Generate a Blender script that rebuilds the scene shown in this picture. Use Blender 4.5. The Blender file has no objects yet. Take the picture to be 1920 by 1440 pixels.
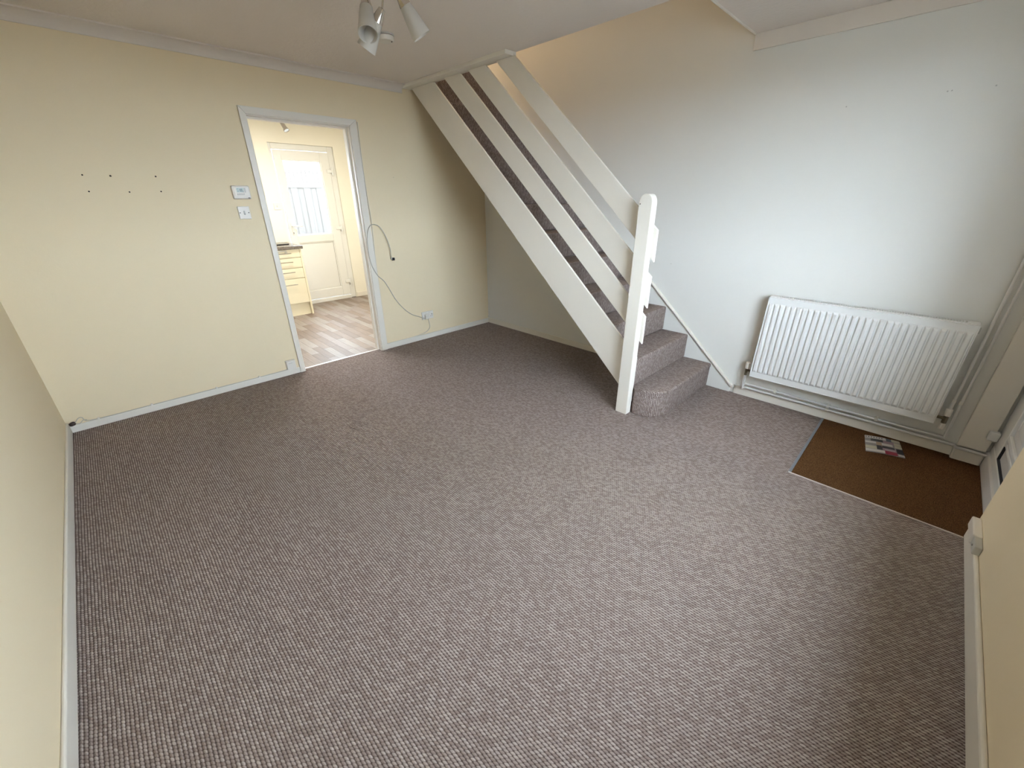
import bpy, bmesh, math, random
from mathutils import Vector, Matrix
random.seed(7)
S = bpy.context.scene
COL = S.collection

# ------------------------------------------------------------------ camera
cam_d = bpy.data.cameras.new('camera'); cam = bpy.data.objects.new('camera', cam_d); COL.objects.link(cam)
right = Vector((0.70870932, -0.70547993, -0.00540051)); up = Vector((0.29660626, 0.29100105, 0.90958404)); fwd = Vector((0.64012173, 0.64623251, -0.41548491))
Mx = Matrix((right, up, -fwd)).transposed().to_4x4(); Mx.translation = Vector((-3.34876, -3.79961, 1.43332))
cam.matrix_world = Mx
cam_d.sensor_width = 36; cam_d.lens = 36*761.2073/1920; cam_d.clip_start = 0.02; cam_d.clip_end = 200
S.camera = cam
# ------------------------------------------------------------------ view
S.view_settings.view_transform = 'Standard'; S.view_settings.look = 'None'
S.view_settings.gamma = 1; S.view_settings.use_curve_mapping = False
S.view_settings.exposure = 0.0
# ------------------------------------------------------------------ light: overcast sky, daylight portals, added kitchen and landing fill lights
W = bpy.data.worlds.new('sky'); S.world = W; W.use_nodes = True
bg = W.node_tree.nodes['Background']; bg.inputs[0].default_value = (0.755, 0.85, 1.0, 1); bg.inputs[1].default_value = 34.0
def area(name, loc, rot, sx, sy, power, color, portal=False):
    l = bpy.data.lights.new(name, 'AREA'); l.shape = 'RECTANGLE'; l.size = sx; l.size_y = sy; l.energy = power; l.color = color
    o = bpy.data.objects.new(name, l); COL.objects.link(o); o.location = loc; o.rotation_euler = rot
    if portal: l.cycles.is_portal = True
    return o
PI = math.pi
area('daylight_portal_front', (-1.95, -4.52, 1.55), (PI/2, 0, 0), 1.9, 1.2, 1, (1, 1, 1), True).rotation_euler = (-PI/2, PI, 0)
area('daylight_portal_kitchen', (-2.78, 2.9, 1.5), (-PI/2, 0, 0), .95, 1.0, 1, (1, 1, 1), True)
area('daylight_portal_door', (-.95, 2.9, 1.44), (-PI/2, 0, 0), .5, .95, 1, (1, 1, 1), True)
area('landing_fill_light', (-.45, .9, 4.8), (0, 0, 0), .4, .4, 42, (1, .84, .66))  # unseen warm fill without a fixture, added to brighten the stairwell wall
area('kitchen_fill_light', (-1.6, 1.2, 2.33), (0, 0, 0), .9, .5, 48, (1, .95, .86))  # added fill to brighten the kitchen, separate from the unlit spotlight

# ------------------------------------------------------------------ materials
def nmat(name, color=(.8, .8, .8), rough=.6, metal=0, spec=.5):
    m = bpy.data.materials.new(name); m.use_nodes = True
    b = m.node_tree.nodes['Principled BSDF']
    b.inputs['Base Color'].default_value = (*color, 1); b.inputs['Roughness'].default_value = rough
    b.inputs['Metallic'].default_value = metal; b.inputs['Specular IOR Level'].default_value = spec
    return m
class G:
    def __init__(s, m): s.t = m.node_tree; s.b = s.t.nodes['Principled BSDF']; s.m = m
    def n(s, ty, **k):
        x = s.t.nodes.new(ty)
        for a, v in k.items(): setattr(x, a, v)
        return x
    def l(s, a, b): s.t.links.new(a, b)
    def math(s, op, a, b=None, c=None, clamp=False):
        x = s.n('ShaderNodeMath', operation=op); x.use_clamp = clamp
        for i, v in enumerate((a, b, c)):
            if v is None: continue
            if isinstance(v, (int, float)): x.inputs[i].default_value = v
            else: s.l(v, x.inputs[i])
        return x.outputs[0]
    def mix(s, f, a, b):
        x = s.n('ShaderNodeMix', data_type='RGBA')
        for i, v in ((0, f), (6, a), (7, b)):
            if isinstance(v, (int, float)): x.inputs[i].default_value = v
            elif isinstance(v, tuple): x.inputs[i].default_value = (*v, 1)
            else: s.l(v, x.inputs[i])
        return x.outputs[2]
    def noise(s, scale, detail=3, rough=.5, vec=None):
        x = s.n('ShaderNodeTexNoise'); x.inputs['Scale'].default_value = scale; x.inputs['Detail'].default_value = detail; x.inputs['Roughness'].default_value = rough
        if vec is not None: s.l(vec, x.inputs['Vector'])
        return x.outputs['Fac']
    def geo(s): return s.n('ShaderNodeNewGeometry')
    def bump(s, h, strength, dist):
        x = s.n('ShaderNodeBump'); x.inputs['Strength'].default_value = strength; x.inputs['Distance'].default_value = dist
        s.l(h, x.inputs['Height']); s.l(x.outputs[0], s.b.inputs['Normal'])
def plaster(name, c, c2, bs=.25, sc=22, rough=.75):
    m = nmat(name, c, rough); g = G(m); p = g.geo().outputs['Position']
    n1 = g.noise(1.4, 3, .5, p); n2 = g.noise(sc, 5, .6, p)
    f = g.math('MULTIPLY', g.math('SUBTRACT', n1, .35), 1.6, clamp=True)
    g.l(g.mix(f, c, c2), g.b.inputs['Base Color']); g.bump(n2, bs, .004)
    return m
def paint(name, c, rough=.35, bs=.15):
    m = nmat(name, c, rough); g = G(m); p = g.geo().outputs['Position']
    n = g.noise(9, 4, .6, p); f = g.math('MULTIPLY', n, .5)
    g.l(g.mix(f, c, tuple(x*.93 for x in c)), g.b.inputs['Base Color'])
    g.bump(g.noise(60, 3, .5, p), bs, .0015)
    return m
M = {}
M['cream'] = plaster('cream_wall_paint', (.87, .745, .525), (.85, .725, .505))
M['cream_right'] = plaster('off_white_wall_paint', (.82, .81, .765), (.79, .78, .735))
M['kitchen_cream'] = plaster('pale_kitchen_wall_paint', (.90, .87, .76), (.88, .85, .74))
M['ceiling'] = plaster('textured_ceiling_paint', (.87, .80, .735), (.82, .755, .69), .8, 38, .85)
M['gloss'] = paint('white_gloss_paint', (.85, .805, .72))
M['pipe'] = paint('white_pipe_paint', (.74, .72, .69), .35)
M['cove'] = paint('coving_paint', (.80, .735, .665), .6)
M['rad'] = paint('radiator_enamel', (.86, .86, .84), .28, .05)
M['upvc'] = paint('white_upvc', (.84, .84, .81), .25, .03)
M['plastic'] = paint('white_plastic', (.83, .79, .72), .35, .03)
M['plastic_grey'] = paint('pale_grey_plastic', (.55, .54, .50), .4, .03)
M['dark'] = nmat('black_plastic_and_slot_shade', (.012, .011, .010), .4)
M['gasket'] = nmat('black_rubber', (.02, .022, .03), .6)
M['brown_plug'] = nmat('dark_brown_plastic', (.03, .016, .012), .4)
M['chrome'] = nmat('chrome', (.62, .58, .53), .12, 1)
M['steel'] = nmat('brushed_steel', (.5, .48, .45), .35, 1)
M['brass'] = nmat('tarnished_brass', (.2, .17, .12), .35, 1)
M['lcd'] = nmat('grey_green_lcd', (.33, .40, .34), .25)
M['lcd_dark'] = nmat('lcd_segments', (.07, .11, .10), .3)
M['cable'] = nmat('grey_white_cable', (.68, .64, .56), .5)
M['cable_grey'] = nmat('taupe_cable', (.52, .48, .41), .5)
M['trim_silver'] = nmat('aluminium_strip', (.72, .66, .62), .35, .6)
M['trim_blue'] = nmat('blue_grey_strip', (.20, .215, .24), .4, .3)
M['unit'] = paint('cream_foil_cupboard', (.80, .73, .54), .4, .03)
M['alu'] = nmat('satin_handle', (.45, .43, .38), .3, 1)
M['hob'] = nmat('black_hob_glass', (.01, .01, .012), .15)
M['hole'] = nmat('dark_screw_hole', (.035, .025, .015), .9)
# worktop: speckled dark laminate
m = nmat('speckled_dark_worktop', (.1, .08, .07), .2); g = G(m); n = g.noise(160, 3, .7, g.geo().outputs['Position'])
g.l(g.mix(g.math('MULTIPLY', g.math('SUBTRACT', n, .45), 6, clamp=True), (.05, .04, .035), (.3, .26, .22)), g.b.inputs['Base Color']); M['worktop'] = m
# frosted glass
m = nmat('frosted_glass', (.84, .80, .73), .45); m.node_tree.nodes['Principled BSDF'].inputs['Transmission Weight'].default_value = .35; M['frost'] = m
# pane glass: thin, mostly see-through with a weak reflection
m = bpy.data.materials.new('pane_glass'); m.use_nodes = True; t = m.node_tree; t.nodes.clear()
o_ = t.nodes.new('ShaderNodeOutputMaterial'); tr = t.nodes.new('ShaderNodeBsdfTransparent'); gl = t.nodes.new('ShaderNodeBsdfGlossy'); mx = t.nodes.new('ShaderNodeMixShader')
tr.inputs[0].default_value = (.95, .97, .96, 1); gl.inputs['Roughness'].default_value = .02; mx.inputs[0].default_value = .05
t.links.new(tr.outputs[0], mx.inputs[1]); t.links.new(gl.outputs[0], mx.inputs[2]); t.links.new(mx.outputs[0], o_.inputs[0]); M['glass'] = m
# woven loop-pile carpet
def carpet_mat(name, dark, mid, light, pu, pv, bump_s=.9):
    m = nmat(name, mid, .95, 0, .1); g = G(m); ge = g.geo()
    sp = g.n('ShaderNodeSeparateXYZ'); g.l(ge.outputs['Position'], sp.inputs[0]); X, Y, Z = sp.outputs
    sn = g.n('ShaderNodeSeparateXYZ'); g.l(ge.outputs['True Normal'], sn.inputs[0])
    side = g.math('GREATER_THAN', g.math('ABSOLUTE', sn.outputs[0]), .7)
    w = g.noise(5, 2, .5, ge.outputs['Position'])
    uraw = g.math('ADD', g.math('MULTIPLY', X, g.math('SUBTRACT', 1, side)), g.math('MULTIPLY', Y, side))
    u = g.math('DIVIDE', g.math('ADD', uraw, g.math('MULTIPLY', w, .008)), pu)
    vr = g.math('ADD', g.math('MULTIPLY', Y, g.math('SUBTRACT', 1, side)), g.math('MULTIPLY', Z, -1))
    row = g.math('FLOOR', u)
    off = g.n('ShaderNodeTexWhiteNoise', noise_dimensions='1D'); g.l(row, off.inputs['W'])
    v = g.math('ADD', g.math('DIVIDE', vr, pv), g.math('MULTIPLY', row, .5))
    v = g.math('ADD', v, g.math('MULTIPLY', off.outputs[0], .22))
    v = g.math('ADD', v, g.math('MULTIPLY', g.math('FRACT', u), .75))
    fu = g.math('SUBTRACT', g.math('FRACT', u), .5); fv = g.math('SUBTRACT', g.math('FRACT', v), .5)
    cv = g.math('FLOOR', v)
    cx = g.n('ShaderNodeCombineXYZ'); g.l(row, cx.inputs[0]); g.l(cv, cx.inputs[1])
    rn = g.n('ShaderNodeTexWhiteNoise', noise_dimensions='2D'); g.l(cx.outputs[0], rn.inputs['Vector'])
    d = g.math('SQRT', g.math('ADD', g.math('POWER', g.math('MULTIPLY', g.math('ABSOLUTE', fu), 1.9), 2.0), g.math('POWER', g.math('MULTIPLY', g.math('ABSOLUTE', fv), 1.6), 3.0)))
    h = g.math('SUBTRACT', 1, d, clamp=True)
    k = g.math('MULTIPLY', h, 2.0, clamp=True)
    big = g.noise(.9, 3, .5, ge.outputs['Position'])
    loop = g.mix(g.math('POWER', rn.outputs[0], 1.1), mid, light)
    fine = g.noise(260, 2, .6, ge.outputs['Position'])
    loop = g.mix(g.math('MULTIPLY', fine, .45), loop, dark)
    colr = g.mix(k, dark, loop)
    colr = g.mix(g.math('MULTIPLY', big, .12), colr, tuple(x*.6 for x in mid))
    g.l(colr, g.b.inputs['Base Color']); g.bump(g.math('ADD', h, g.math('MULTIPLY', fine, .25)), bump_s, .004)
    return m
M['carpet'] = carpet_mat('brown_loop_pile_carpet', (.066, .043, .037), (.36, .285, .255), (.60, .51, .47), .0100, .0125)
# coir mat
m = nmat('brown_coir', (.07, .03, .012), 1, 0, .05); g = G(m); p = g.geo().outputs['Position']
n = g.noise(220, 3, .7, p); n2 = g.noise(14, 3, .6, p)
c = g.mix(g.math('MULTIPLY', g.math('SUBTRACT', n, .35), 2.6, clamp=True), (.05, .022, .009), (.25, .122, .05)); c = g.mix(g.math('MULTIPLY', n2, .3), c, (.05, .03, .018))
g.l(c, g.b.inputs['Base Color']); g.bump(n, 1, .006); M['coir'] = m
# plank colours
def plank(name, c):
    m = nmat(name, c, .5); g = G(m); mp = g.n('ShaderNodeMapping'); g.l(g.geo().outputs['Position'], mp.inputs[0]); mp.inputs['Scale'].default_value = (45, 3.5, 1)
    n = g.noise(1.6, 4, .6, mp.outputs[0]); g.l(g.mix(g.math('MULTIPLY', g.math('SUBTRACT', n, .3), 2, clamp=True), c, tuple(x*.66 for x in c)), g.b.inputs['Base Color']); return m
PL = [plank('pale_grey_oak', (.31, .25, .215)), plank('warm_oak', (.27, .20, .15)), plank('mid_brown_oak', (.22, .16, .12)), plank('ash_oak', (.34, .29, .25))]
M['timber'] = plank('weathered_fence_timber', (.085, .078, .072)); M['timber'].node_tree.nodes['Principled BSDF'].inputs['Specular IOR Level'].default_value = 0; M['roof'] = nmat('slate_blue', (.22, .28, .36), .7)
M['ground'] = plaster('grey_paving', (.09, .087, .08), (.075, .072, .07), .5, 30)
M['brick'] = plaster('pale_render', (.25, .20, .16), (.22, .18, .15))
M['carcass'] = M['unit']

# ------------------------------------------------------------------ mesh helpers
ORG = {}
def B(): return bmesh.new()
def box(bm, x0, x1, y0, y1, z0, z1):
    v = [bm.verts.new(p) for p in ((x0, y0, z0), (x1, y0, z0), (x1, y1, z0), (x0, y1, z0), (x0, y0, z1), (x1, y0, z1), (x1, y1, z1), (x0, y1, z1))]
    for f in ((0, 3, 2, 1), (4, 5, 6, 7), (0, 1, 5, 4), (1, 2, 6, 5), (2, 3, 7, 6), (3, 0, 4, 7)): bm.faces.new([v[i] for i in f])
    return bm
def prism(bm, pts, ax, a, b):
    """polygon pts (2-D) extruded along axis ax from a to b"""
    def P(p, t):
        return ((t, p[0], p[1]), (p[0], t, p[1]), (p[0], p[1], t))[ax]
    A = [bm.verts.new(P(p, a)) for p in pts]; C = [bm.verts.new(P(p, b)) for p in pts]; n = len(pts)
    bm.faces.new(A[::-1]); bm.faces.new(C)
    for i in range(n): bm.faces.new((A[i], A[(i+1) % n], C[(i+1) % n], C[i]))
    bmesh.ops.recalc_face_normals(bm, faces=bm.faces[:]); return bm
def smoothpath(pts, k=6):
    P = [Vector(p) for p in pts]
    if len(P) < 3: return P
    out = []
    for i in range(len(P)-1):
        p0 = P[max(i-1, 0)]; p1 = P[i]; p2 = P[i+1]; p3 = P[min(i+2, len(P)-1)]
        for j in range(k):
            t = j/k
            out.append(.5*((2*p1)+(-p0+p2)*t+(2*p0-5*p1+4*p2-p3)*t*t+(-p0+3*p1-3*p2+p3)*t**3))
    out.append(P[-1]); return out
def tube(bm, pts, r, n=8, smooth=False):
    P = smoothpath(pts) if smooth else [Vector(p) for p in pts]
    rings = []; prev = None
    for i, p in enumerate(P):
        t = ((P[min(i+1, len(P)-1)]-p).normalized()+(p-P[max(i-1, 0)]).normalized())
        t = t.normalized() if t.length > 1e-6 else Vector((0, 0, 1))
        a = prev if prev is not None else (Vector((0, 0, 1)) if abs(t.z) < .9 else Vector((1, 0, 0)))
        a = (a-t*a.dot(t)).normalized(); b = t.cross(a); prev = a
        # widen the ring on sharp bends so the pipe keeps its bore
        w = 1.0
        if 0 < i < len(P)-1:
            c = max(.5, (P[i+1]-p).normalized().dot(t)); w = 1/c if not smooth else 1
        rings.append([bm.verts.new(p+r*w*(math.cos(2*PI*k/n)*a+math.sin(2*PI*k/n)*b)) for k in range(n)])
    for i in range(len(rings)-1):
        for k in range(n): bm.faces.new((rings[i][k], rings[i][(k+1) % n], rings[i+1][(k+1) % n], rings[i+1][k]))
    bm.faces.new(rings[0][::-1]); bm.faces.new(rings[-1]); bmesh.ops.recalc_face_normals(bm, faces=bm.faces[:]); return bm
def lathe(bm, prof, origin, axis, n=24, cap=(True, True)):
    ax = Vector(axis).normalized(); a = Vector((0, 0, 1)) if abs(ax.z) < .9 else Vector((1, 0, 0)); a = (a-ax*a.dot(ax)).normalized(); b = ax.cross(a); O = Vector(origin)
    rings = [[bm.verts.new(O+ax*h+r*(math.cos(2*PI*k/n)*a+math.sin(2*PI*k/n)*b)) for k in range(n)] for r, h in prof]
    for i in range(len(rings)-1):
        for k in range(n): bm.faces.new((rings[i][k], rings[i][(k+1) % n], rings[i+1][(k+1) % n], rings[i+1][k]))
    if cap[0]: bm.faces.new(rings[0][::-1])
    if cap[1]: bm.faces.new(rings[-1])
    bmesh.ops.recalc_face_normals(bm, faces=bm.faces[:]); return bm
def obj(name, bm, mat, parent=None, bevel=0, seg=2, smooth=False, org=None, label=None):
    if parent is not None: O = ORG[parent.name]
    elif org is not None: O = Vector(org)
    else:
        xs = [v.co for v in bm.verts]; O = Vector([(min(c[i] for c in xs)+max(c[i] for c in xs))/2 for i in (0, 1)]+[min(c[2] for c in xs)])
    bmesh.ops.translate(bm, verts=bm.verts[:], vec=-O)
    me = bpy.data.meshes.new(name); bm.to_mesh(me); bm.free()
    for mm in (mat if isinstance(mat, list) else [mat]): me.materials.append(mm)
    if smooth:
        for p in me.polygons: p.use_smooth = True
        try: me.set_sharp_from_angle(angle=math.radians(40))
        except Exception: pass
    o = bpy.data.objects.new(name, me); COL.objects.link(o)
    if parent is not None: o.parent = parent
    else: o.location = O
    ORG[o.name] = O
    if bevel:
        md = o.modifiers.new('bevel', 'BEVEL'); md.width = bevel; md.segments = seg; md.limit_method = 'ANGLE'; md.harden_normals = False
    if label: o['label'] = label
    return o
def tag(o, label, cat, group=None):
    o['label'] = label; o['category'] = cat
    if group: o['group'] = group
    return o
def thing(name, loc, label, cat, group=None):
    o = bpy.data.objects.new(name, None); COL.objects.link(o); o.location = loc; ORG[o.name] = Vector(loc); o.empty_display_size = .05
    return tag(o, label, cat, group)
def struct(name, bm, mat, parent=None, **k):
    o = obj(name, bm, mat, parent, **k)
    if parent is None: o['kind'] = 'structure'
    return o
def bx(*a): return box(B(), *a)

XL = -3.808; YF = -4.28; HC = 2.357; XE = -.845; YE = -2.605
DL, DR, DT = -2.262, -1.50, 1.99          # clear doorway between the linings

# ================================================================== STRUCTURE
# floor of the living room: fitted carpet with a recess for the mat
b = B()
box(b, XL, 0, -3.56, 0, -.03, 0); box(b, XL, -.888, YF, -3.56, -.03, 0); box(b, DL, DR, 0, .045, -.03, 0)
struct('floor', b, M['carpet'])
struct('floor.001', bx(-.888, 0, -4.34, -3.56, -.05, -.012), M['ground'])
# back wall with the doorway
b = B()
box(b, XL-.1, DL-.025, 0, .1, -.03, 2.36); box(b, DR+.025, .1, 0, .1, -.03, 2.36); box(b, DL-.025, DR+.025, 0, .1, DT+.025, 2.36)
wall_back = struct('wall_back', b, M['cream'])
wall_left = struct('wall_left', bx(XL-.1, XL, YF-.25, 0, -.03, 2.6), M['cream'])
wall_right = struct('wall_right', bx(0, .12, YF-.25, 2.0, -.03, 4.9), M['cream_right'])
# front wall with window opening
WX0, WX1, WZ0, WZ1 = -2.85, -1.05, .92, 2.09
b = B()
box(b, XL, WX0, YF-.24, YF, -.03, HC); box(b, WX1, -.87, YF-.24, YF, -.03, HC); box(b, WX0, WX1, YF-.24, YF, -.03, WZ0); box(b, WX0, WX1, YF-.24, YF, WZ1, HC)
box(b, -.87, 0, YF-.24, YF, 2.12, HC)
wall_front = struct('wall_front', b, M['cream'])
win = bpy.data.objects.new('window_1', None); COL.objects.link(win); win.location = (-1.95, YF-.16, WZ0); ORG['window_1'] = Vector(win.location); win['kind'] = 'structure'
b = B(); y0, y1 = YF-.19, YF-.12
box(b, WX0, WX0+.06, y0, y1, WZ0, WZ1); box(b, WX1-.06, WX1, y0, y1, WZ0, WZ1); box(b, WX0+.06, WX1-.06, y0, y1, WZ0, WZ0+.06); box(b, WX0+.06, WX1-.06, y0, y1, WZ1-.06, WZ1)
for xm in (-2.25, -1.65): box(b, xm-.03, xm+.03, y0, y1, WZ0+.06, WZ1-.06)
obj('window_frame', b, M['upvc'], win, bevel=.004)
for xa, xb in ((WX0+.06, -2.28), (-2.22, -1.68), (-1.62, WX1-.06)): obj('pane', bx(xa, xb, YF-.158, YF-.152, WZ0+.06, WZ1-.06), M['glass'], win)
obj('window_sill', bx(WX0-.03, WX1+.03, YF-.12, YF+.03, WZ0-.03, WZ0), M['gloss'], win, bevel=.006)
# ceiling (with the stairwell opening) and stairwell above
b = B(); box(b, XL-.1, XE, YF-.25, 0, HC, 2.57); box(b, XE, 0, YF-.25, YE, HC, 2.57)
struct('ceiling', b, M['ceiling'])
struct('ceiling.001', bx(XL-.1, .12, .1, 2.75, 2.36, 2.42), M['ceiling'])
struct('ceiling.002', bx(-1.0, .12, -2.8, 2.0, 4.85, 4.95), M['ceiling'])
b = B(); box(b, -.95, XE, YE-.1, 0, 2.57, 4.85); box(b, -.95, 0, YE-.1, YE, 2.57, 4.85); box(b, -1.0, -.95, 0, 2.0, 2.57, 4.85); box(b, -.95, 0, 1.9, 2.0, 2.57, 4.85)
struct('wall_stairwell', b, M['cream'])
struct('floor.003', bx(-.95, 0, -.088, 1.9, 2.42, 2.574), M['carpet'])
# coving
b = B(); prof = [(0, 2.297)]+[(-.065+.065*math.cos(a)*1.0, 2.297+.06*(1-math.cos(a))*0+.06*math.sin(a)) for a in []]
pts = [(0, 2.357), (0, 2.295), (-.008, 2.295)]
for i in range(0, 9):
    a = i/8*PI/2; pts.append((-.062+.054*math.cos(a), 2.300+.050*math.sin(a)) if False else (-.008-.05*(1-math.cos(a)), 2.300+.049*math.sin(a)))
pts += [(-.064, 2.349), (-.064, 2.357)]
struct('trim_1', prism(b, pts, 0, XL, -.952), M['cove'])
# flat coving board on the right wall in front of the stairwell
struct('trim_2', prism(B(), [(0, 2.272), (-.012, 2.272), (-.018, 2.357), (0, 2.357)], 1, YE, YF), M['cove'], bevel=.002)
# board round the edge of the ceiling opening
b = bx(-.952, -.868, -1.332, 0, 2.331, 2.357); t1 = struct('trim_3', b, M['gloss'], bevel=.002)
obj('lipping', bx(-.8675, -.845, -1.332, 0, 2.331, 2.357), M['gloss'], t1, bevel=.002)
# plaster bead on the front edge of the stairwell
struct('trim_4', bx(-.845, -.018, YE-.006, YE+.006, HC-.006, 2.575), M['gloss'], bevel=.002)

# skirting boards
def skirt(name, pts2, z0=0, h=.055, t=.012): ...
struct('baseboard_back', bx(XL, DL-.047, -.012, 0, 0, .052), M['gloss'], bevel=.004)
struct('baseboard_back.001', bx(DR+.066, -.013, -.012, 0, 0, .056), M['gloss'], bevel=.004)
struct('baseboard_left', bx(XL, XL+.013, YF+.016, -.013, 0, .08), M['gloss'], bevel=.005)
struct('baseboard_front', bx(XL+.014, -.872, YF, YF+.016, 0, .09), M['gloss'], bevel=.006)
struct('baseboard_right', bx(-.012, 0, -4.21, -2.96, 0, .064), M['gloss'], bevel=.004)
struct('baseboard_right.001', bx(-.012, 0, -2.5, 0, 0, .06), M['gloss'], bevel=.004)
# pier beside the front door with its stepped skirting block
struct('wall_pier', bx(-.03, 0, -4.33, -4.21, .085, 2.272), M['gloss'], bevel=.003)
struct('baseboard_right.002', bx(-.045, 0, -4.332, -4.206, -.01, .07), M['gloss'], bevel=.008)
# mat edging strips
struct('trim_5', bx(-.893, -.884, YF+.016, -3.56, -.002, .004), M['trim_silver'], bevel=.001)
struct('trim_6', bx(-.893, 0, -3.572, -3.558, -.002, .003), M['trim_blue'], bevel=.001)
struct('trim_7', bx(DL, DR, .045, .066, -.004, .004), M['trim_silver'], bevel=.001)

# doorway: linings, stops and architrave
d1 = bpy.data.objects.new('door_1', None); COL.objects.link(d1); d1.location = (DL, 0, 0); ORG['door_1'] = Vector(d1.location); d1['kind'] = 'structure'
obj('lining', bx(DL-.025, DL, -.004, .104, 0, DT), M['gloss'], d1, bevel=.002); obj('lining', bx(DR, DR+.025, -.004, .104, 0, DT), M['gloss'], d1, bevel=.002)
obj('lining', bx(DL-.025, DR+.025, -.004, .104, DT, DT+.025), M['gloss'], d1, bevel=.002)
obj('door_stop', bx(DL, DL+.013, .045, .09, 0, DT-.013), M['gloss'], d1); obj('door_stop', bx(DR-.013, DR, .045, .09, 0, DT-.013), M['gloss'], d1); obj('door_stop', bx(DL, DR, .045, .09, DT-.013, DT), M['gloss'], d1)
def arch(pts): # mitred face board in XZ
    return prism(B(), pts, 1, -.017, -.0041)
o1, o2, ot = -2.309, -1.432, 2.044
obj('architrave', arch([(o1, 0), (DL-.006, 0), (DL-.006, DT+.006), (o1, ot)]), M['gloss'], d1, bevel=.003)
obj('architrave', arch([(DR+.006, 0), (o2, 0), (o2, ot), (DR+.006, DT+.006)]), M['gloss'], d1, bevel=.003)
obj('architrave', arch([(o1, ot), (DL-.006, DT+.006), (DR+.006, DT+.006), (o2, ot)]), M['gloss'], d1, bevel=.003)

# front door (white panelled) in the recess beyond the mat
d2 = bpy.data.objects.new('door_2', None); COL.objects.link(d2); d2.location = (-.44, -4.40, 0); ORG['door_2'] = Vector(d2.location); d2['kind'] = 'structure'
obj('threshold', bx(-.87, 0, -4.42, -4.335, -.03, .085), M['pipe'], d2, bevel=.003)
b = B(); box(b, -.87, 0, -4.42, -4.345, .085, .135); box(b, -.20, 0, -4.42, -4.345, .135, 2.12); box(b, -.87, -.84, -4.42, -4.345, .135, 2.12); box(b, -.84, -.20, -4.42, -4.345, 2.06, 2.12)
obj('door_frame', b, M['upvc'], d2, bevel=.004)
b = B(); box(b, -.84, -.20, -4.36, -4.349, .135, .1385); box(b, -.2035, -.20, -4.36, -4.349, .1385, .215); obj('gasket', b, M['gasket'], d2)
obj('leaf', bx(-.84, -.2036, -4.40, -4.36, .139, 2.06), M['pipe'], d2)
b = B(); box(b, -.84, -.204, -4.36, -4.352, .215, .235); box(b, -.84, -.204, -4.36, -4.346, .255, .285); obj('bead', b, M['upvc'], d2, bevel=.003)
obj('hinge', bx(-.06, -.02, -4.345, -4.30, .17, .225), M['upvc'], d2, bevel=.008)
b = bx(-.78, -.27, -4.36, -4.352, .34, .95); obj('panel', b, M['upvc'], d2, bevel=.006); obj('panel', bx(-.78, -.27, -4.36, -4.352, 1.08, 1.95), M['upvc'], d2, bevel=.006)

# screw holes / marks on walls
for x, z, r in ((-3.244, 1.578, .0045), (-3.117, 1.576, .0055), (-2.893, 1.579, .005), (-3.243, 1.487, .0045), (-3.053, 1.485, .0045), (-2.890, 1.489, .0045), (-2.303, .62, .003), (-1.13, 1.62, .002)):
    obj('screw_hole', lathe(B(), [(r, 0), (r*.8, .0012)], (x, 0, z), (0, -1, 0), 10), M['hole'], wall_back)
for y, z in ((-3.18, 1.906), (-3.594, 1.920), (-3.61, 1.921), (-3.763, 1.919), (-2.28, .94)):
    obj('wall_mark', lathe(B(), [(.0035, 0), (.002, .001)], (0, y, z), (-1, 0, 0), 8), M['plastic_grey'], wall_right)
obj('wall_mark', lathe(B(), [(.006, 0), (.004, .0015)], (-.004, 0, .075), (0, -1, 0), 8), M['plastic_grey'], wall_back)

# ================================================================== STAIRCASE
st = thing('staircase', (-.45, -1.4, 0), 'carpeted staircase with white plank balustrade rising along the right wall', 'staircase')
RISE, GO = .198, .2217; Y0 = -2.75
SX0, SX1 = -.861, -.013
for i in range(12):
    y = Y0+GO*i; z = RISE*(i+1); zb = max(0, z-RISE-.09)
    b = B()
    if i == 0:
        pts = [(SX1, y), (-.72, y)]
        for k in range(1, 9):
            a = k/8*PI/2; pts.append((-.72-.17*math.sin(a), y+.19*(1-math.cos(a))))
        pts += [(-.876, -2.546), (SX0, -2.546), (SX0, y+GO+.02), (SX1, y+GO+.02)]
        # riser body then the tread with its small overhang
        prism(b, pts, 2, 0, z)
        s = obj('step', b, M['carpet'], st, bevel=.014, seg=3)
        b = B(); c = [(SX1, y-.006), (-.72, y-.006)]
        for k in range(1, 9):
            a = k/8*PI/2; c.append((-.72-.176*math.sin(a), y-.006+.196*(1-math.cos(a))))
        c += [(-.876, -2.548), (-.86, -2.53), (SX1, -2.53)]
        prism(b, c, 2, z-.034, z+.002); obj('nosing', b, M['carpet'], s, bevel=.012, seg=3)
    else:
        ye = y+GO+(.02 if i < 11 else 0); prism(b, [(y, z-RISE+.0005), (y, z), (ye, z), (ye, z-.03), (y+.025, z-.03), (y+.025, z-RISE+.0005)], 0, SX0, SX1)
        s = obj('step', b, M['carpet'], st, bevel=.013, seg=3)
obj('soffit', prism(B(), [(-2.515, .115), (-.06, 2.335), (-.13, 2.335), (-2.515, .175)], 0, SX0, -.0125), M['pipe'], st)
def zl(a, b_, y): return a[1]+(b_[1]-a[1])*(y-a[0])/(b_[0]-a[0])
def rail(name, lo, hi, yend, zt=2.331, x0=-.880, x1=-.862):
    """lo / hi: two (y,z) points on the lower and upper edge"""
    yb = lambda z, L: L[0][0]+(z-L[0][1])*(L[1][0]-L[0][0])/(L[1][1]-L[0][1])
    pts = [(yend, zl(*lo, yend)), (yb(zt, lo), zt), (yb(zt, hi), zt), (yend, zl(*hi, yend))]
    return obj(name, prism(B(), pts, 0, x0, x1), M['gloss'], st, bevel=.003)
rail('outer_string', ((-2.403, .201), (-.03, 2.349)), ((-2.411, .535), (-.386, 2.331)), -2.534, 2.331)
rail('guard_rail', ((-2.400, .670), (-.542, 2.325)), ((-2.409, .851), (-.746, 2.330)), -2.560)
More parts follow.
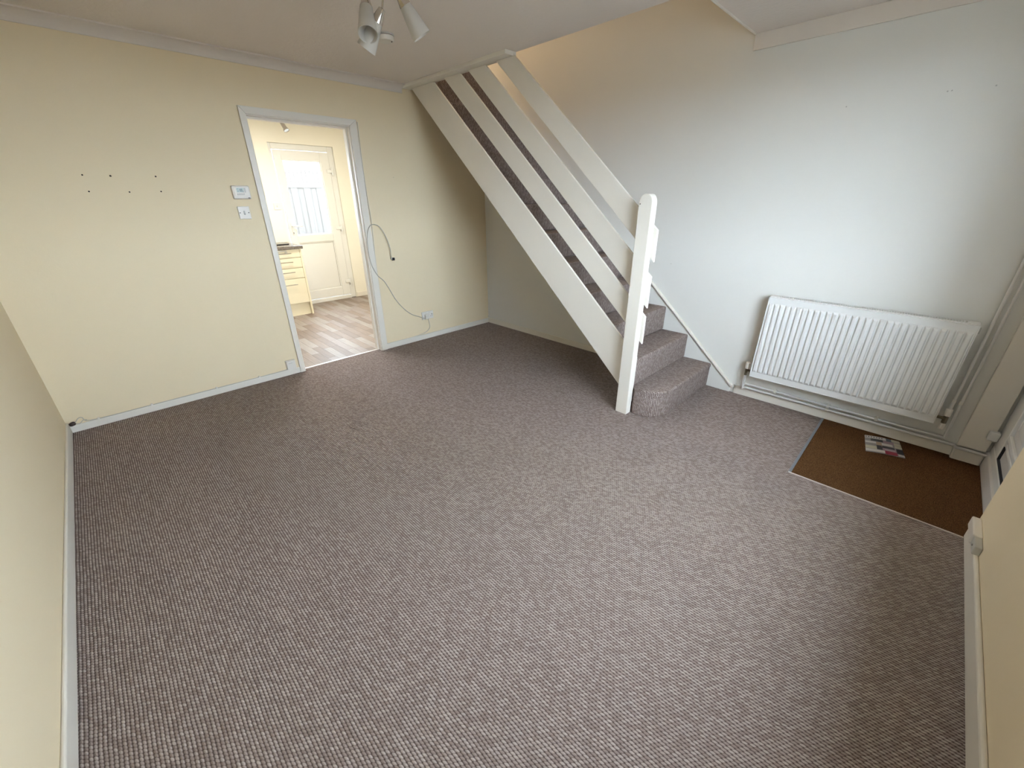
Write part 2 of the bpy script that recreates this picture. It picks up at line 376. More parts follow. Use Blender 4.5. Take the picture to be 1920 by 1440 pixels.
rail('guard_rail', ((-2.405, .916), (-.851, 2.326)), ((-2.411, 1.112), (-1.060, 2.319)), -2.562)
rail('guard_rail', ((-2.406, 1.210), (-1.175, 2.318)), ((-2.407, 1.394), (-1.368, 2.313)), -2.565)
# newel post: rounded plank top
pts = [(-2.541, 0), (-2.541, 1.400)]
for k in range(1, 7):
    a = k/6*PI/2; pts.append((-2.541+.034*(1-math.cos(a)), 1.400+.055*math.sin(a)))
for k in range(0, 6):
    a = k/6*PI/2; pts.append((-2.487+.034*math.sin(a), 1.455-.055*(1-math.cos(a))))
pts += [(-2.453, 1.400), (-2.453, 0)]
nw = obj('newel_post', prism(B(), pts, 0, -.941, -.8805), M['gloss'], st, bevel=.004)
obj('screw_head', lathe(B(), [(.004, 0), (.003, .0015)], (-.941, -2.463, 1.40), (-1, 0, 0), 8), M['hole'], nw)
# wall string and capping
ws = obj('wall_string', prism(B(), [(-2.93, 0), (-2.93, .045), (-.12, 2.574+.0), (-.12, 2.4), (-2.40, 0)], 0, -.0125, 0), M['cream_right'], st)
cap = prism(B(), [(-2.945, .040), (-2.945, .066), (-.12, 2.60), (-.12, 2.572)], 0, -.028, 0)
obj('string_capping', cap, M['gloss'], st, bevel=.006)

# ================================================================== RADIATOR AND PIPES
rd = thing('radiator', (-.07, -3.57, .2), 'white ribbed panel radiator fixed low on the right wall', 'radiator')
RY0, RY1, RZ0, RZ1 = -4.076, -3.062, .203, .803; RX = -.098
b = B(); box(b, RX, RX+.012, RY0+.004, RY1-.004, RZ0+.004, RZ1-.004)
nfl = 30; pitch = (RY1-RY0-.02)/nfl
for k in range(nfl):
    yc = RY0+.01+pitch*(k+.5); w0, w1 = .0145, .0078; xa, xb = RX, RX-.011
    za, zb = RZ0+.042, RZ1-.042
    lo = [b.verts.new(p) for p in ((xa, yc-w0, za), (xa, yc+w0, za), (xa, yc+w0, zb), (xa, yc-w0, zb))]
    hi = [b.verts.new(p) for p in ((xb, yc-w1, za+.016), (xb, yc+w1, za+.016), (xb, yc+w1, zb-.012), (xb, yc-w1, zb-.012))]
    b.faces.new(hi[::-1])
    for i in range(4): b.faces.new((lo[i], hi[i], hi[(i+1) % 4], lo[(i+1) % 4]))
bmesh.ops.recalc_face_normals(b, faces=b.faces[:])
obj('front_panel', b, M['rad'], rd, bevel=.003, smooth=False)
b = B()
for a in ((RY0, RY1, RZ0, RZ0+.006), (RY0, RY1, RZ1-.006, RZ1)): box(b, RX-.004, RX+.016, *a)
box(b, RX-.004, RX+.016, RY0, RY0+.006, RZ0, RZ1); box(b, RX-.004, RX+.016, RY1-.006, RY1, RZ0, RZ1)
obj('panel_rim', b, M['rad'], rd, bevel=.002)
obj('rear_panel', bx(-.038, -.028, RY0+.01, RY1-.01, RZ0+.01, RZ1-.02), M['rad'], rd)
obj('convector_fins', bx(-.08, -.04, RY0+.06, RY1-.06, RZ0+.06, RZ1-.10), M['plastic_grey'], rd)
for a, c in ((RY0, RY0+.006), (RY1-.006, RY1)): obj('side_panel', bx(RX+.0165, -.028, a, c, RZ0+.02, RZ1-.003), M['rad'], rd, bevel=.002)
obj('grille_hook', bx(RX+.002, RX+.012, RY0-.006, RY0+.001, RZ1-.045, RZ1-.012), M['plastic_grey'], rd)
# top grille: long rails with cross bars
b = B(); zt = RZ1+.003
box(b, RX+.012, RX+.026, RY0+.002, RY1-.002, zt-.004, zt); box(b, -.034, -.024, RY0+.002, RY1-.002, zt-.004, zt)
box(b, RX+.026, -.034, RY0+.002, RY0+.05, zt-.004, zt); box(b, RX+.026, -.034, RY1-.05, RY1-.002, zt-.004, zt)
n = 76
for k in range(n):
    y = RY0+.05+(RY1-RY0-.1)*(k+1)/(n+1); box(b, RX+.026, -.034, y-.0022, y+.0022, zt-.004, zt-.0005)
obj('top_grille', b, M['rad'], rd)
obj('grille_slot_shade', bx(RX+.028, -.036, RY0+.05, RY1-.05, RZ1-.008, RZ1-.005), M['dark'], rd)  # dark sheet standing in for the shade inside the grille slots
# brackets
for y in (-3.30, -3.86):
    obj('bracket', bx(-.03, -.001, y-.015, y+.015, RZ0-.012, RZ0+.30), M['plastic_grey'], rd)
# left valve
v1 = obj('valve', tube(tube(B(), [(-.06, -3.028, .192), (-.06, -3.028, .245)], .010, 10), [(-.06, -3.028, .232), (-.06, -3.065, .232)], .009, 10), M['brass'], rd)
obj('valve_cap', lathe(B(), [(.013, 0), (.0145, .006), (.0165, .046), (.014, .052)], (-.06, -3.028, .245), (0, 0, 1), 12), M['plastic'], v1)
v2 = obj('valve', tube(tube(B(), [(-.05, -4.116, .205), (-.05, -4.116, .250)], .012, 10), [(-.05, -4.116, .235), (-.05, -4.072, .235)], .009, 10), M['brass'], rd)
obj('valve_cap', lathe(B(), [(.013, 0), (.013, .035), (.011, .04)], (-.05, -4.116, .205), (0, 0, -1), 12), M['plastic'], v2)
obj('valve_cap', lathe(B(), [(.015, 0), (.016, .045), (.009, .05)], (-.05, -4.116, .25), (.2, 0, 1), 12), M['plastic'], v2)

GP = 'painted heating pipes on the right wall'
def pipe(pts, label, r=.0078):
    o = obj('heating_pipe', tube(B(), pts, r, 10), M['pipe'], smooth=True); return tag(o, label, 'pipe', GP)
pipe([(-.043, -4.117, .298), (-.036, -4.118, .34), (-.033, -4.118, 2.271)], 'white vertical pipe dropping into the valve at the right end of the radiator')
pipe([(-.033, -4.149, 2.271), (-.033, -4.149, .109), (-.029, -3.034, .109)], 'white vertical pipe nearest the front door, turning along the wall under the radiator')
pipe([(-.06, -3.028, .192), (-.06, -3.028, .084), (-.029, -3.044, .078), (-.029, -4.203, .078), (-.058, -4.213, .079), (-.058, -4.333, .079)], 'lowest white pipe along the skirting from the left radiator valve to the front door')
pipe([(-.026, -3.034, .079), (-.026, -2.962, .079)], 'short pipe stub between the stair capping and the left radiator valve', .006)
def clip(y, z, dbl, label):
    b = B(); box(b, -.043, -.002, y-.009, y+.009, z-.012, z+.012)
    if dbl: box(b, -.043, -.002, y-.009, y+.009, z-.036, z-.012)
    return tag(obj('pipe_clip', b, M['plastic'], bevel=.004), label, 'clip', 'pipe clips')
clip(-3.24, .109, False, 'white pipe clip under the left end of the radiator'); clip(-3.57, .109, True, 'larger double pipe clip under the middle of the radiator'); clip(-3.83, .109, False, 'white pipe clip behind the leaflet, right of the double clip')
clip(-4.118, .345, False, 'pipe clip on the inner vertical pipe beside the radiator'); clip(-4.147, .342, False, 'pipe clip on the outer vertical pipe beside the radiator')

# ================================================================== MAT AND LEAFLET
tag(obj('doormat', bx(-.884, -.002, -4.333, -3.572, -.012, -.001), M['coir']), 'dark brown coir entrance mat let into the carpet below the radiator', 'doormat')
A_, B_, C_, D_ = Vector((-.085, -3.808)), Vector((-.035, -3.977)), Vector((-.249, -4.02)), Vector((-.314, -3.841))
lf = thing('leaflet', (-.17, -3.91, 0), 'glossy printed leaflet lying on the brown mat in front of the radiator', 'leaflet')
LM = [nmat('print_white', (.62, .60, .58), .35), nmat('print_dark', (.03, .03, .04), .35), nmat('print_grey', (.28, .26, .26), .35), nmat('print_crimson', (.30, .02, .05), .35), nmat('print_tan', (.38, .27, .18), .35), nmat('print_slate', (.08, .11, .16), .35), nmat('print_cream', (.55, .52, .40), .35), nmat('print_mauve', (.33, .22, .27), .35)]
def quad(u0, u1, v0, v1, zoff, bm, mi):
    def P(u, v):
        p = (A_*(1-u)+B_*u)*(1-v)+(D_*(1-u)+C_*u)*v
        return (p.x, p.y, .003+zoff+.004*math.sin(u*PI))
    n = max(1, int((u1-u0)*10)); 
    for i in range(n):
        a, c = u0+(u1-u0)*i/n, u0+(u1-u0)*(i+1)/n
        f = bm.faces.new([bm.verts.new(P(*q)) for q in ((a, v0), (c, v0), (c, v1), (a, v1))]); f.material_index = mi
        if f.normal.z < 0: f.normal_flip()
b = B()
for k in range(10):
    def PP(u, v, dz):
        p = (A_*(1-u)+B_*u)*(1-v)+(D_*(1-u)+C_*u)*v; return (p.x, p.y, dz+.003+.004*math.sin(u*PI))
    a, c = k/10, (k+1)/10
    vs = [b.verts.new(PP(*q)) for q in ((a, 0, -.003), (c, 0, -.003), (c, 1, -.003), (a, 1, -.003), (a, 0, 0), (c, 0, 0), (c, 1, 0), (a, 1, 0))]
    for f in ((3, 2, 1, 0), (4, 5, 6, 7), (0, 1, 5, 4), (2, 3, 7, 6)): b.faces.new([vs[i] for i in f])
    if k == 0: b.faces.new([vs[i] for i in (3, 0, 4, 7)])
    if k == 9: b.faces.new([vs[i] for i in (1, 2, 6, 5)])
bmesh.ops.recalc_face_normals(b, faces=b.faces[:])
obj('pages', b, LM[2], lf)
b = B()
P_ = [(0, .6, .0, .16, 0), (.6, .75, .02, .2, 5), (.75, 1, .0, .16, 6), (0, .16, .18, .32, 2), (.16, .5, .17, .32, 1), (.5, .8, .2, .34, 7), (.8, 1, .2, .36, 6),
      (0, .3, .34, .46, 0), (.3, .45, .34, .62, 4), (.45, .75, .36, .5, 0), (.8, 1, .38, .52, 6), (0, .28, .48, .6, 2), (.3, .78, .54, .66, 1), (.45, .8, .66, .8, 7),
      (0, .3, .62, .8, 6), (0, .5, .82, .96, 0), (.5, .82, .80, .97, 3), (.82, 1, .55, .85, 1), (.84, 1, .87, .97, 0), (.3, .45, .64, .8, 1), (.5, .8, .97, 1, 3)]
for u0, u1, v0, v1, mi in P_: quad(u0, u1, v0, v1, .0006, b, mi)
for i in range(7): quad(.02+.075*i, .055+.075*i, .05, .11, .0009, b, 1)
for i in range(4): quad(.50, .78, .70+.025*i, .708+.025*i, .0009, b, 0)
obj('printed_cover', b, LM, lf)

# ================================================================== WALL FITTINGS
def rot_screw(x, y, z, par, r=.0035): return obj('screw', lathe(B(), [(r, 0), (r*.8, .0012)], (x, y, z), (0, -1, 0), 10), M['hole'], par)
th = thing('thermostat', (-2.421, 0, 1.44), 'white programmable thermostat with a green-grey display left of the doorway', 'thermostat')
obj('case', bx(-2.480, -2.362, -.024, 0, 1.440, 1.531), M['plastic'], th, bevel=.009, seg=3)
obj('fascia', bx(-2.468, -2.372, -.027, -.0242, 1.460, 1.520), M['plastic'], th, bevel=.001)
obj('display', bx(-2.452, -2.404, -.0285, -.0272, 1.486, 1.516), M['lcd'], th)
b = B()
for x0, x1, z0, z1 in ((-2.448, -2.436, 1.505, 1.512), (-2.446, -2.438, 1.490, 1.500), (-2.432, -2.424, 1.490, 1.511), (-2.422, -2.414, 1.490, 1.511), (-2.411, -2.407, 1.490, 1.497), (-2.434, -2.412, 1.4995, 1.5025)): box(b, x0, x1, -.0292, -.0286, z0, z1)
obj('digits', b, M['lcd_dark'], th)
obj('rocker_button', bx(-2.400, -2.391, -.0295, -.0272, 1.486, 1.516), M['plastic_grey'], th, bevel=.002)
for k in range(4): obj('button', bx(-2.452+k*.013, -2.443+k*.013, -.0295, -.0272, 1.470, 1.478), M['plastic_grey'], th, bevel=.001)
obj('cover_catch', bx(-2.386, -2.372, -.0255, -.0242, 1.446, 1.451), M['hole'], th)
sw = thing('light_switch', (-2.431, 0, 1.305), 'small square single light switch below the thermostat', 'light switch')
obj('plate', bx(-2.472, -2.392, -.009, 0, 1.302, 1.391), M['plastic'], sw, bevel=.004)
obj('rocker', prism(B(), [(-.009, 1.333), (-.014, 1.338), (-.010, 1.360), (-.009, 1.360)], 0, -2.437, -2.427), M['plastic_grey'], sw)
rot_screw(-2.461, -.009, 1.3465, sw); rot_screw(-2.403, -.009, 1.3465, sw)
so = thing('double_socket', (-.903, 0, .22), 'white double wall socket low on the back wall near the corner', 'socket')
obj('plate', bx(-.977, -.829, -.010, 0, .220, .306), M['plastic'], so, bevel=.004)
for x in (-.925, -.880): obj('rocker_switch', bx(x-.006, x+.006, -.014, -.0101, .284, .299), M['plastic'], so, bevel=.001)
b = B(); box(b, -.855, -.849, -.0108, -.0101, .262, .274)
for x in (-.864, -.846): box(b, x-.003, x+.003, -.0108, -.0101, .246, .251)
obj('pin_slots', b, M['hole'], so)
rot_screw(-.970, -.010, .262, so, .0025); rot_screw(-.836, -.010, .262, so, .0025)
pg = obj('plug', bx(-.952, -.905, -.044, -.0105, .228, .280), M['plastic'], bevel=.008, seg=3); tag(pg, 'white three-pin plug pushed into the left of the double socket', 'plug')
jb = thing('junction_box', (-2.375, 0, .055), 'small square junction box on the skirting left of the doorway', 'junction box')
obj('base', bx(-2.415, -2.337, -.014, 0, .055, .137), M['plastic'], jb, bevel=.003); obj('lid', bx(-2.413, -2.339, -.030, -.0141, .057, .135), M['plastic'], jb, bevel=.004)
obj('slot', bx(-2.398, -2.366, -.0308, -.0301, .112, .115), M['plastic_grey'], jb)
cb = thing('cable_box', (-.96, YF+.016, .09), 'small white cable box on the end of the skirting beside the mat', 'cable box')
obj('base', bx(-1.06, -.905, YF, YF+.030, .085, .135), M['plastic'], cb, bevel=.005)
obj('cover', bx(-1.14, -1.04, YF, YF+.024, .088, .128), M['plastic_grey'], cb, bevel=.004)
obj('screw', lathe(B(), [(.005, 0), (.004, .003)], (-1.10, YF+.024, .108), (0, 1, 0), 10), M['steel'], cb)

# cables
def cable(name, pts, r, mat, label, cat='cable'):
    o = obj(name, tube(B(), pts, r, 7, True), mat, smooth=True); return tag(o, label, cat)
cable('flat_cable', [(-1.420, -.010, 2.03), (-1.426, -.009, 1.75), (-1.424, -.009, 1.45), (-1.418, -.010, 1.30), (-1.420, -.009, 1.15), (-1.427, -.008, .95), (-1.430, -.008, .64), (-1.430, -.008, .37), (-1.430, -.008, .10), (-1.426, -.016, .064), (-1.38, -.018, .062), (-1.21, -.018, .061), (-1.04, -.018, .066), (-.945, -.020, .085), (-.900, -.022, .125), (-.905, -.028, .19), (-.915, -.030, .228)], .0032, M['cable'], 'thin pale cable down the right side of the door frame and along the skirting')
lc = thing('loose_cable', (-1.40, -.02, .25), 'loose grey cable looping out from the door frame with a black connector', 'cable')
obj('wire', tube(B(), [(-.940, -.032, .232), (-1.02, -.018, .27), (-1.11, -.012, .315), (-1.20, -.012, .40), (-1.274, -.012, .505), (-1.33, -.014, .62), (-1.375, -.016, .70), (-1.433, -.018, .76), (-1.480, -.020, .86), (-1.495, -.022, .99), (-1.487, -.026, 1.12), (-1.460, -.03, 1.195), (-1.415, -.03, 1.222), (-1.350, -.03, 1.195), (-1.297, -.028, 1.10), (-1.270, -.026, 1.00), (-1.268, -.024, .94), (-1.262, -.024, .915)], .0036, 7, True), M['cable_grey'], lc, smooth=True)
obj('connector', bx(-1.262, -1.236, -.034, -.018, .884, .910), M['dark'], lc, bevel=.003)
obj('sleeve', bx(-1.272, -1.262, -.031, -.019, .893, .918), M['plastic_grey'], lc, bevel=.003)
cable('skirting_cable', [(-3.69, -.016, .060), (-3.60, -.016, .056), (-3.35, -.015, .056), (-3.04, -.015, .056), (-2.68, -.015, .056), (-2.45, -.015, .057), (-2.418, -.014, .064)], .0032, M['cable_grey'], 'thin grey cable running on top of the skirting left of the doorway')
for x, l in ((-3.65, 'white cable clip nearest the left corner'), (-3.36, 'white cable clip second from the left corner'), (-2.95, 'white cable clip halfway along the back skirting'), (-2.64, 'white cable clip nearest the junction box')):
    b = bx(x-.006, x+.006, -.022, -.002, .052, .064); tag(obj('cable_clip', b, M['plastic'], bevel=.003), l, 'clip', 'cable clips on the back skirting')
cc = thing('coaxial_plug', (-3.77, -.02, .05), 'dark brown cable plug with frayed white wires in the left corner on the skirting', 'plug')
obj('plug_body', lathe(B(), [(.007, -.002), (.013, .004), (.014, .022), (.009, .030)], (-3.790, -.03, .066), (1, .1, .25), 12), M['brown_plug'], cc, smooth=True)
b = tube(B(), [(-3.762, -.026, .073), (-3.740, -.016, .095), (-3.722, -.016, .094), (-3.715, -.016, .070), (-3.69, -.016, .060)], .0026, 6, True)
tube(b, [(-3.762, -.030, .069), (-3.742, -.03, .062), (-3.722, -.03, .078), (-3.705, -.02, .072)], .0022, 6, True)
obj('wires', b, M['cable_grey'], cc, smooth=True)

# ================================================================== CEILING FITTINGS
sm = thing('smoke_alarm', (-1.665, -1.01, HC), 'round white smoke alarm on the ceiling behind the spotlights', 'smoke alarm')
obj('mounting_plate', lathe(B(), [(.050, 0), (.052, .008)], (-1.665, -1.010, HC), (0, 0, -1), 28), M['plastic_grey'], sm, smooth=True)
obj('cover', lathe(B(), [(.046, .008), (.050, .012), (.050, .030), (.046, .036), (.001, .038)], (-1.665, -1.010, HC), (0, 0, -1), 28), M['plastic'], sm, smooth=True)
obj('test_button', lathe(B(), [(.005, .0365), (.004, .039)], (-1.640, -1.035, HC), (0, 0, -1), 10), M['hole'], sm)

cl = thing('ceiling_spotlight', (-2.08, -1.74, HC), 'three-arm chrome ceiling light with frosted glass cup shades', 'ceiling light')
hub = Vector((-2.09, -1.76, HC))
obj('ceiling_plate', lathe(B(), [(.055, 0), (.055, .012), (.045, .022), (.012, .026)], hub, (0, 0, -1), 28), M['chrome'], cl, smooth=True)
obj('stem', tube(B(), [hub, hub-Vector((0, 0, .07))], .009, 10), M['chrome'], cl, smooth=True)
def lamp(op, axis, L, r1, r0):
    """shade whose open end is centred at op and points along axis"""
    a = Vector(axis).normalized(); op = Vector(op); neck = op-a*L
    sh = obj('shade', lathe(B(), [(r0, 0), (r0+.002, .004), (r1, L), (r1-.003, L-.001), (r0-.002, .008), (.004, .006)], neck, a, 28, (True, False)), M['frost'], cl, smooth=True)
    h = obj('lamp_holder', lathe(B(), [(.006, -.055), (.014, -.052), (r0*.75, -.035), (r0+.001, -.004), (r0+.0025, .012), (r0-.004, .012)], neck, a, 20), M['chrome'], cl, smooth=True)
    obj('bulb', lathe(B(), [(.010, .012), (.016, .03), (.017, .045), (.010, .06), (.001, .064)], neck, a, 14), M['plastic'], sh, smooth=True)
    obj('arm', tube(B(), [neck-a*.05, neck-a*.06+Vector((0, 0, .01)), (neck-a*.06)*.5+(hub-Vector((0, 0, .065)))*.5+Vector((0, 0, .015)), hub-Vector((0, 0, .065))], .0045, 8, True), M['chrome'], cl, smooth=True)
lamp((-2.190, -1.735, 2.098), (-.30, -.43, -.85), .135, .043, .026)
def across(op, a, b, c):
    v = (Vector(op)-Mx.translation).normalized(); d = right*a-up*b; return (d-v*d.dot(v)).normalized()-v*c
lamp((-2.012, -1.890, 2.094), across((-2.012, -1.890, 2.094), .47, .88, .10), .118, .043, .024)
lamp((-2.165, -1.660, 2.065), across((-2.165, -1.660, 2.065), -.36, .93, -.02), .118, .043, .024)

# ================================================================== KITCHEN
KY = 2.65
b = B()
RX0, RX1, RZT = -1.338, -.492, 2.108
box(b, XL-.1, -2.0-.0-1.25, KY, KY+.25, -.03, 2.36)                       # left of kitchen window
box(b, -3.25, -2.3, KY, KY+.25, -.03, 1.0); box(b, -3.25, -2.3, KY, KY+.25, 2.0, 2.36)
box(b, -2.3, RX0, KY, KY+.25, -.03, 2.36); box(b, RX1, .1, KY, KY+.25, -.03, 2.36); box(b, RX0, RX1, KY, KY+.25, RZT, 2.36)
struct('wall_kitchen', b, M['kitchen_cream'])
struct('wall_kitchen.001', bx(-1.95, -1.345, KY-.02, KY-.0005, .9, 2.36), M['kitchen_cream'])
b = B(); box(b, XL-.1, XL, .1, KY, -.03, 2.36); struct('wall_kitchen.002', b, M['kitchen_cream'])
b = B(); box(b, -.001, .1, .1, KY, -.03, 2.36); struct('wall_kitchen.003', bx(-.03, -.001, .1, KY, -.03, 2.36), M['kitchen_cream'])
struct('baseboard_kitchen', bx(RX1+.01, -.031, KY-.014, KY, 0, .07), M['gloss'], bevel=.004)
w2 = bpy.data.objects.new('window_2', None); COL.objects.link(w2); w2.location = (-2.6, KY+.1, 1.0); ORG['window_2'] = Vector(w2.location); w2['kind'] = 'structure'
b = B(); box(b, -3.25, -3.19, KY+.08, KY+.15, 1, 2); box(b, -2.36, -2.3, KY+.08, KY+.15, 1, 2); box(b, -3.19, -2.36, KY+.08, KY+.15, 1, 1.06); box(b, -3.19, -2.36, KY+.08, KY+.15, 1.94, 2); box(b, -2.80, -2.75, KY+.08, KY+.15, 1.06, 1.94)
obj('window_frame', b, M['upvc'], w2)
for xa, xb in ((-3.19, -2.80), (-2.75, -2.36)): obj('pane', bx(xa, xb, KY+.112, KY+.118, 1.06, 1.94), M['glass'], w2)
# plank floor
fl = struct('floor.002', bx(XL, -.03, .066, KY+.1, -.03, -.0045), M['hole'])
pm = []
for c in PL:
    me = bpy.data.meshes.new('plank'); bb = B(); box(bb, -.0388, .0388, -.209, .209, -.0045, .0); bb.to_mesh(me); bb.free(); me.materials.append(c); pm.append(me)
pm2 = []
base = ORG['floor.002']
x = -2.42; ci = 0
while x < -.07:
    yy = .066+random.choice((0, .105, .21, .315))-.42
    while yy < KY-.02:
        a, c = max(yy, .067), min(yy+.42, KY-.001)
        if c-a > .03:
            me = random.choice(pm); o = bpy.data.objects.new('plank', me); COL.objects.link(o); o.parent = fl
            o.location = Vector((x, (a+c)/2, 0))-base; o.scale = (1, (c-a-.002)/.418, 1)
        yy += .42
    x += .079
# back door
d3 = bpy.data.objects.new('door_3', None); COL.objects.link(d3); d3.location = (-.94, KY+.06, 0); ORG['door_3'] = Vector(d3.location); d3['kind'] = 'structure'
y0, y1 = KY+.0, KY+.07
b = B(); box(b, RX0+.001, -1.30, y0+.02, y1, 0, RZT-.001); box(b, -.575, RX1-.001, y0+.02, y1, 0, RZT-.001); box(b, -1.30, -.575, y0+.02, y1, 2.038, RZT-.001); box(b, -1.30, -.575, y0-.01, y1, 0, .055)
obj('door_frame', b, M['upvc'], d3, bevel=.005)
b = B(); a, c, e, f = -1.294, -.581, .062, 2.03
gx0, gx1 = -1.205, -.700
box(b, a, gx0, y0, y1-.01, e, f); box(b, gx1, c, y0, y1-.01, e, f)
for za, zb in ((e, .19), (.875, .972), (1.92, f)): box(b, gx0, gx1, y0, y1-.01, za, zb)
obj('leaf', b, M['upvc'], d3, bevel=.004)
obj('lower_panel', bx(gx0+.012, gx1-.012, y0+.02, y0+.04, .202, .863), M['upvc'], d3)
b = B()
for z0_, z1_ in ((.19, .875), (.972, 1.92)):
    box(b, gx0, gx0+.012, y0+.008, y0+.03, z0_, z1_); box(b, gx1-.012, gx1, y0+.008, y0+.03, z0_, z1_); box(b, gx0+.012, gx1-.012, y0+.008, y0+.03, z0_, z0_+.012); box(b, gx0+.012, gx1-.012, y0+.008, y0+.03, z1_-.012, z1_)
obj('glazing_bead', b, M['upvc'], d3)
b = B()
box(b, gx1-.0155, gx1-.012, y0+.012, y0+.019, .202, 1.908); box(b, gx0+.012, gx1-.0155, y0+.012, y0+.019, .8600, .863); box(b, gx0+.012, gx1-.0155, y0+.012, y0+.019, .984, .987); box(b, gx0+.012, gx1-.0155, y0+.012, y0+.019, .202, .205)
obj('gasket', b, M['plastic_grey'], d3)
obj('pane', bx(gx0+.012, gx1-.012, y0+.028, y0+.034, .984, 1.908), M['glass'], d3)
hd = obj('handle_plate', bx(-1.262, -1.236, y0-.012, y0-.0005, .985, 1.14), M['upvc'], d3, bevel=.005)
obj('lever', tube(B(), [(-1.249, y0-.012, 1.10), (-1.249, y0-.05, 1.10), (-1.235, y0-.055, 1.10), (-1.13, y0-.055, 1.098)], .010, 8), M['upvc'], hd, smooth=True)
obj('keyhole', bx(-1.253, -1.245, y0-.014, y0-.0121, 1.0, 1.02), M['hole'], hd)
for z in (1.80, 1.045, .262):
    h = obj('hinge', bx(-.635, -.545, y0-.012, y0+.019, z-.022, z+.022), M['upvc'], d3, bevel=.006); obj('hinge_pin', tube(B(), [(-.555, y0-.014, z-.05), (-.555, y0-.014, z+.045)], .011, 10), M['upvc'], h, smooth=True)
# light switch by the back door
ks = thing('kitchen_switch', (-1.389, KY-.02, 1.31), 'white wall switch beside the back door above the worktop', 'light switch')
obj('plate', bx(-1.432, -1.352, KY-.030, KY-.0205, 1.312, 1.398), M['plastic'], ks, bevel=.004); obj('rocker', bx(-1.40, -1.388, KY-.034, KY-.0301, 1.345, 1.365), M['plastic_grey'], ks)
# base units
bu = thing('drawer_unit', (-1.66, 2.06, 0), 'cream kitchen drawer unit with four drawers and bar handles', 'drawer unit')
obj('carcass', bx(-1.90, -1.422, 2.07, 2.64, .16, .857), M['unit'], bu)
for z0_, z1_ in ((.757, .857), (.629, .749), (.498, .621), (.172, .490)):
    dr = obj('drawer', bx(-1.897, -1.423, 2.050, 2.0695, z0_, z1_), M['unit'], bu, bevel=.002)
    zh = z1_-.045 if z1_-z0_ < .2 else z1_-.07
    obj('handle', tube(tube(tube(B(), [(-1.785, 2.022, zh), (-1.535, 2.022, zh)], .0055, 8), [(-1.76, 2.022, zh), (-1.76, 2.05, zh)], .004, 6), [(-1.56, 2.022, zh), (-1.56, 2.05, zh)], .004, 6), M['alu'], dr, smooth=True)
    if z0_ < .2: obj('inset_line', bx(-1.88, -1.44, 2.0485, 2.0495, .30, .303), M['unit'], dr)
obj('catch', bx(-1.70, -1.58, 2.030, 2.049, .838, .850), M['steel'], bu, bevel=.002); obj('catch', bx(-1.60, -1.575, 2.030, 2.049, .818, .832), M['steel'], bu, bevel=.002)
obj('plinth', bx(-1.90, -1.422, 2.095, 2.11, 0, .158), M['unit'], bu)
obj('end_panel', bx(-1.4205, -1.398, 2.052, 2.64, 0, .857), M['unit'], bu, bevel=.002)
bc = thing('base_cupboard', (-2.2, 2.06, 0), 'cream kitchen base cupboard left of the drawer unit, mostly hidden by the door frame', 'cupboard')
obj('carcass', bx(-2.50, -1.902, 2.07, 2.64, .16, .857), M['unit'], bc); dd = obj('door', bx(-2.497, -1.905, 2.050, 2.0695, .172, .857), M['unit'], bc, bevel=.002)
obj('handle', tube(B(), [(-2.45, 2.022, .80), (-2.25, 2.022, .80)], .0055, 8), M['alu'], dd); obj('plinth', bx(-2.50, -1.902, 2.095, 2.11, 0, .158), M['unit'], bc)
tag(obj('worktop', bx(-3.2, -1.376, 2.025, 2.628, .8575, .897), M['worktop'], bevel=.006), 'dark speckled laminate worktop over the kitchen drawers', 'worktop')
tag(obj('hob', bx(-2.0, -1.46, 2.26, 2.50, .8975, .910), M['hob'], bevel=.003), 'black glass hob on the worktop beside the door frame', 'hob')
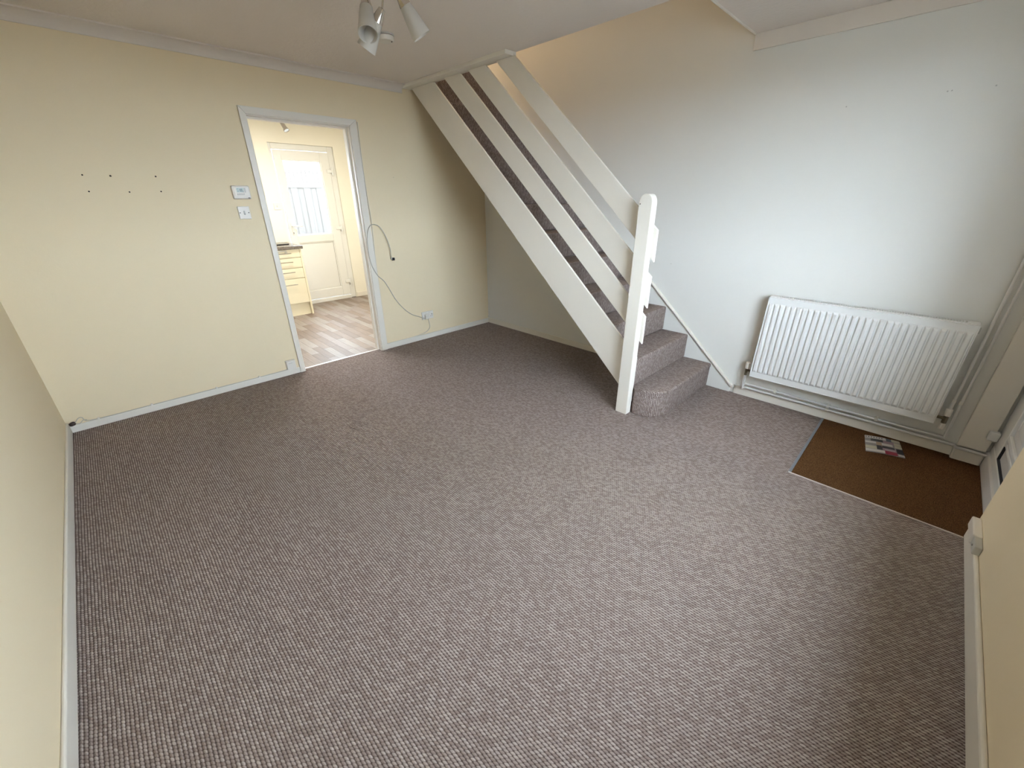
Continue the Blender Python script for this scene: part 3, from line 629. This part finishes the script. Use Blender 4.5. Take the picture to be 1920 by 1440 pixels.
# kitchen ceiling spotlight
kl = thing('spotlight', (-1.20, 2.30, 2.36), 'single silver spotlight on the kitchen ceiling seen through the doorway', 'spotlight')
obj('base', lathe(B(), [(.04, 0), (.04, .015), (.01, .02)], (-1.23, 2.40, 2.36), (0, 0, -1), 20), M['steel'], kl, smooth=True)
obj('arm', tube(B(), [(-1.23, 2.40, 2.34), (-1.225, 2.38, 2.31)], .006, 8), M['steel'], kl)
obj('lamp_head', lathe(B(), [(.018, 0), (.022, .01), (.024, .10), (.034, .125), (.034, .135), (.028, .13)], (-1.215, 2.37, 2.325), (.25, -.55, -1), 20), M['steel'], kl, smooth=True)

# ================================================================== OUTSIDE
struct('ground', bx(-30, 30, KY+.25, 40, -.25, -.12), M['ground']); struct('ground.001', bx(-30, 30, -40, YF-.25, -.25, -.12), M['ground'])
fn = thing('fence', (.9, 5.8, -.12), 'weathered timber fence panels with trellis top outside the back door', 'fence')
F0 = Vector((-.18, 5.95)); F1 = Vector((3.0, 5.25)); FD = (F1-F0); FL = FD.length; FD.normalize(); FN = Vector((-FD.y, FD.x))
def fbox(bm, s0, s1, d0, d1, z0, z1):
    vs = []
    for z in (z0, z1):
        for s, d in ((s0, d0), (s1, d0), (s1, d1), (s0, d1)):
            p = F0+FD*s+FN*d; vs.append(bm.verts.new((p.x, p.y, z)))
    for f in ((0, 3, 2, 1), (4, 5, 6, 7), (0, 1, 5, 4), (1, 2, 6, 5), (2, 3, 7, 6), (3, 0, 4, 7)): bm.faces.new([vs[i] for i in f])
    return bm
s = 0; k = 0
while s < FL:
    obj('fence_board', fbox(B(), s, s+.126, -.013*(k % 2), .012-.013*(k % 2), -.12, 1.66), M['timber'], fn); s += .122; k += 1
obj('top_rail', fbox(B(), 0, FL, -.02, .03, 1.66, 1.70), M['timber'], fn); obj('top_rail', fbox(B(), 0, FL, -.02, .03, 1.965, 2.0), M['timber'], fn)
b = B(); s = 0
while s < FL-.1:
    fbox(b, s, s+.018, .0, .01, 1.70, 1.965); s += .075
for z in (1.76, 1.82, 1.88, 1.93): fbox(b, 0, FL, -.012, -.001, z, z+.015)
tr_ = obj('trellis', b, M['timber'], fn); tr_['kind'] = 'stuff'
sh = thing('shed', (1.6, 9.5, -.12), 'blue-grey roofed outbuilding beyond the fence', 'shed')
obj('wall', bx(.9, 4.5, 9, 12, -.12, 2.7), M['brick'], sh); obj('roof', prism(B(), [(8.8, 2.7), (12.2, 2.7), (10.5, 3.5)], 0, .8, 4.6), M['roof'], sh)
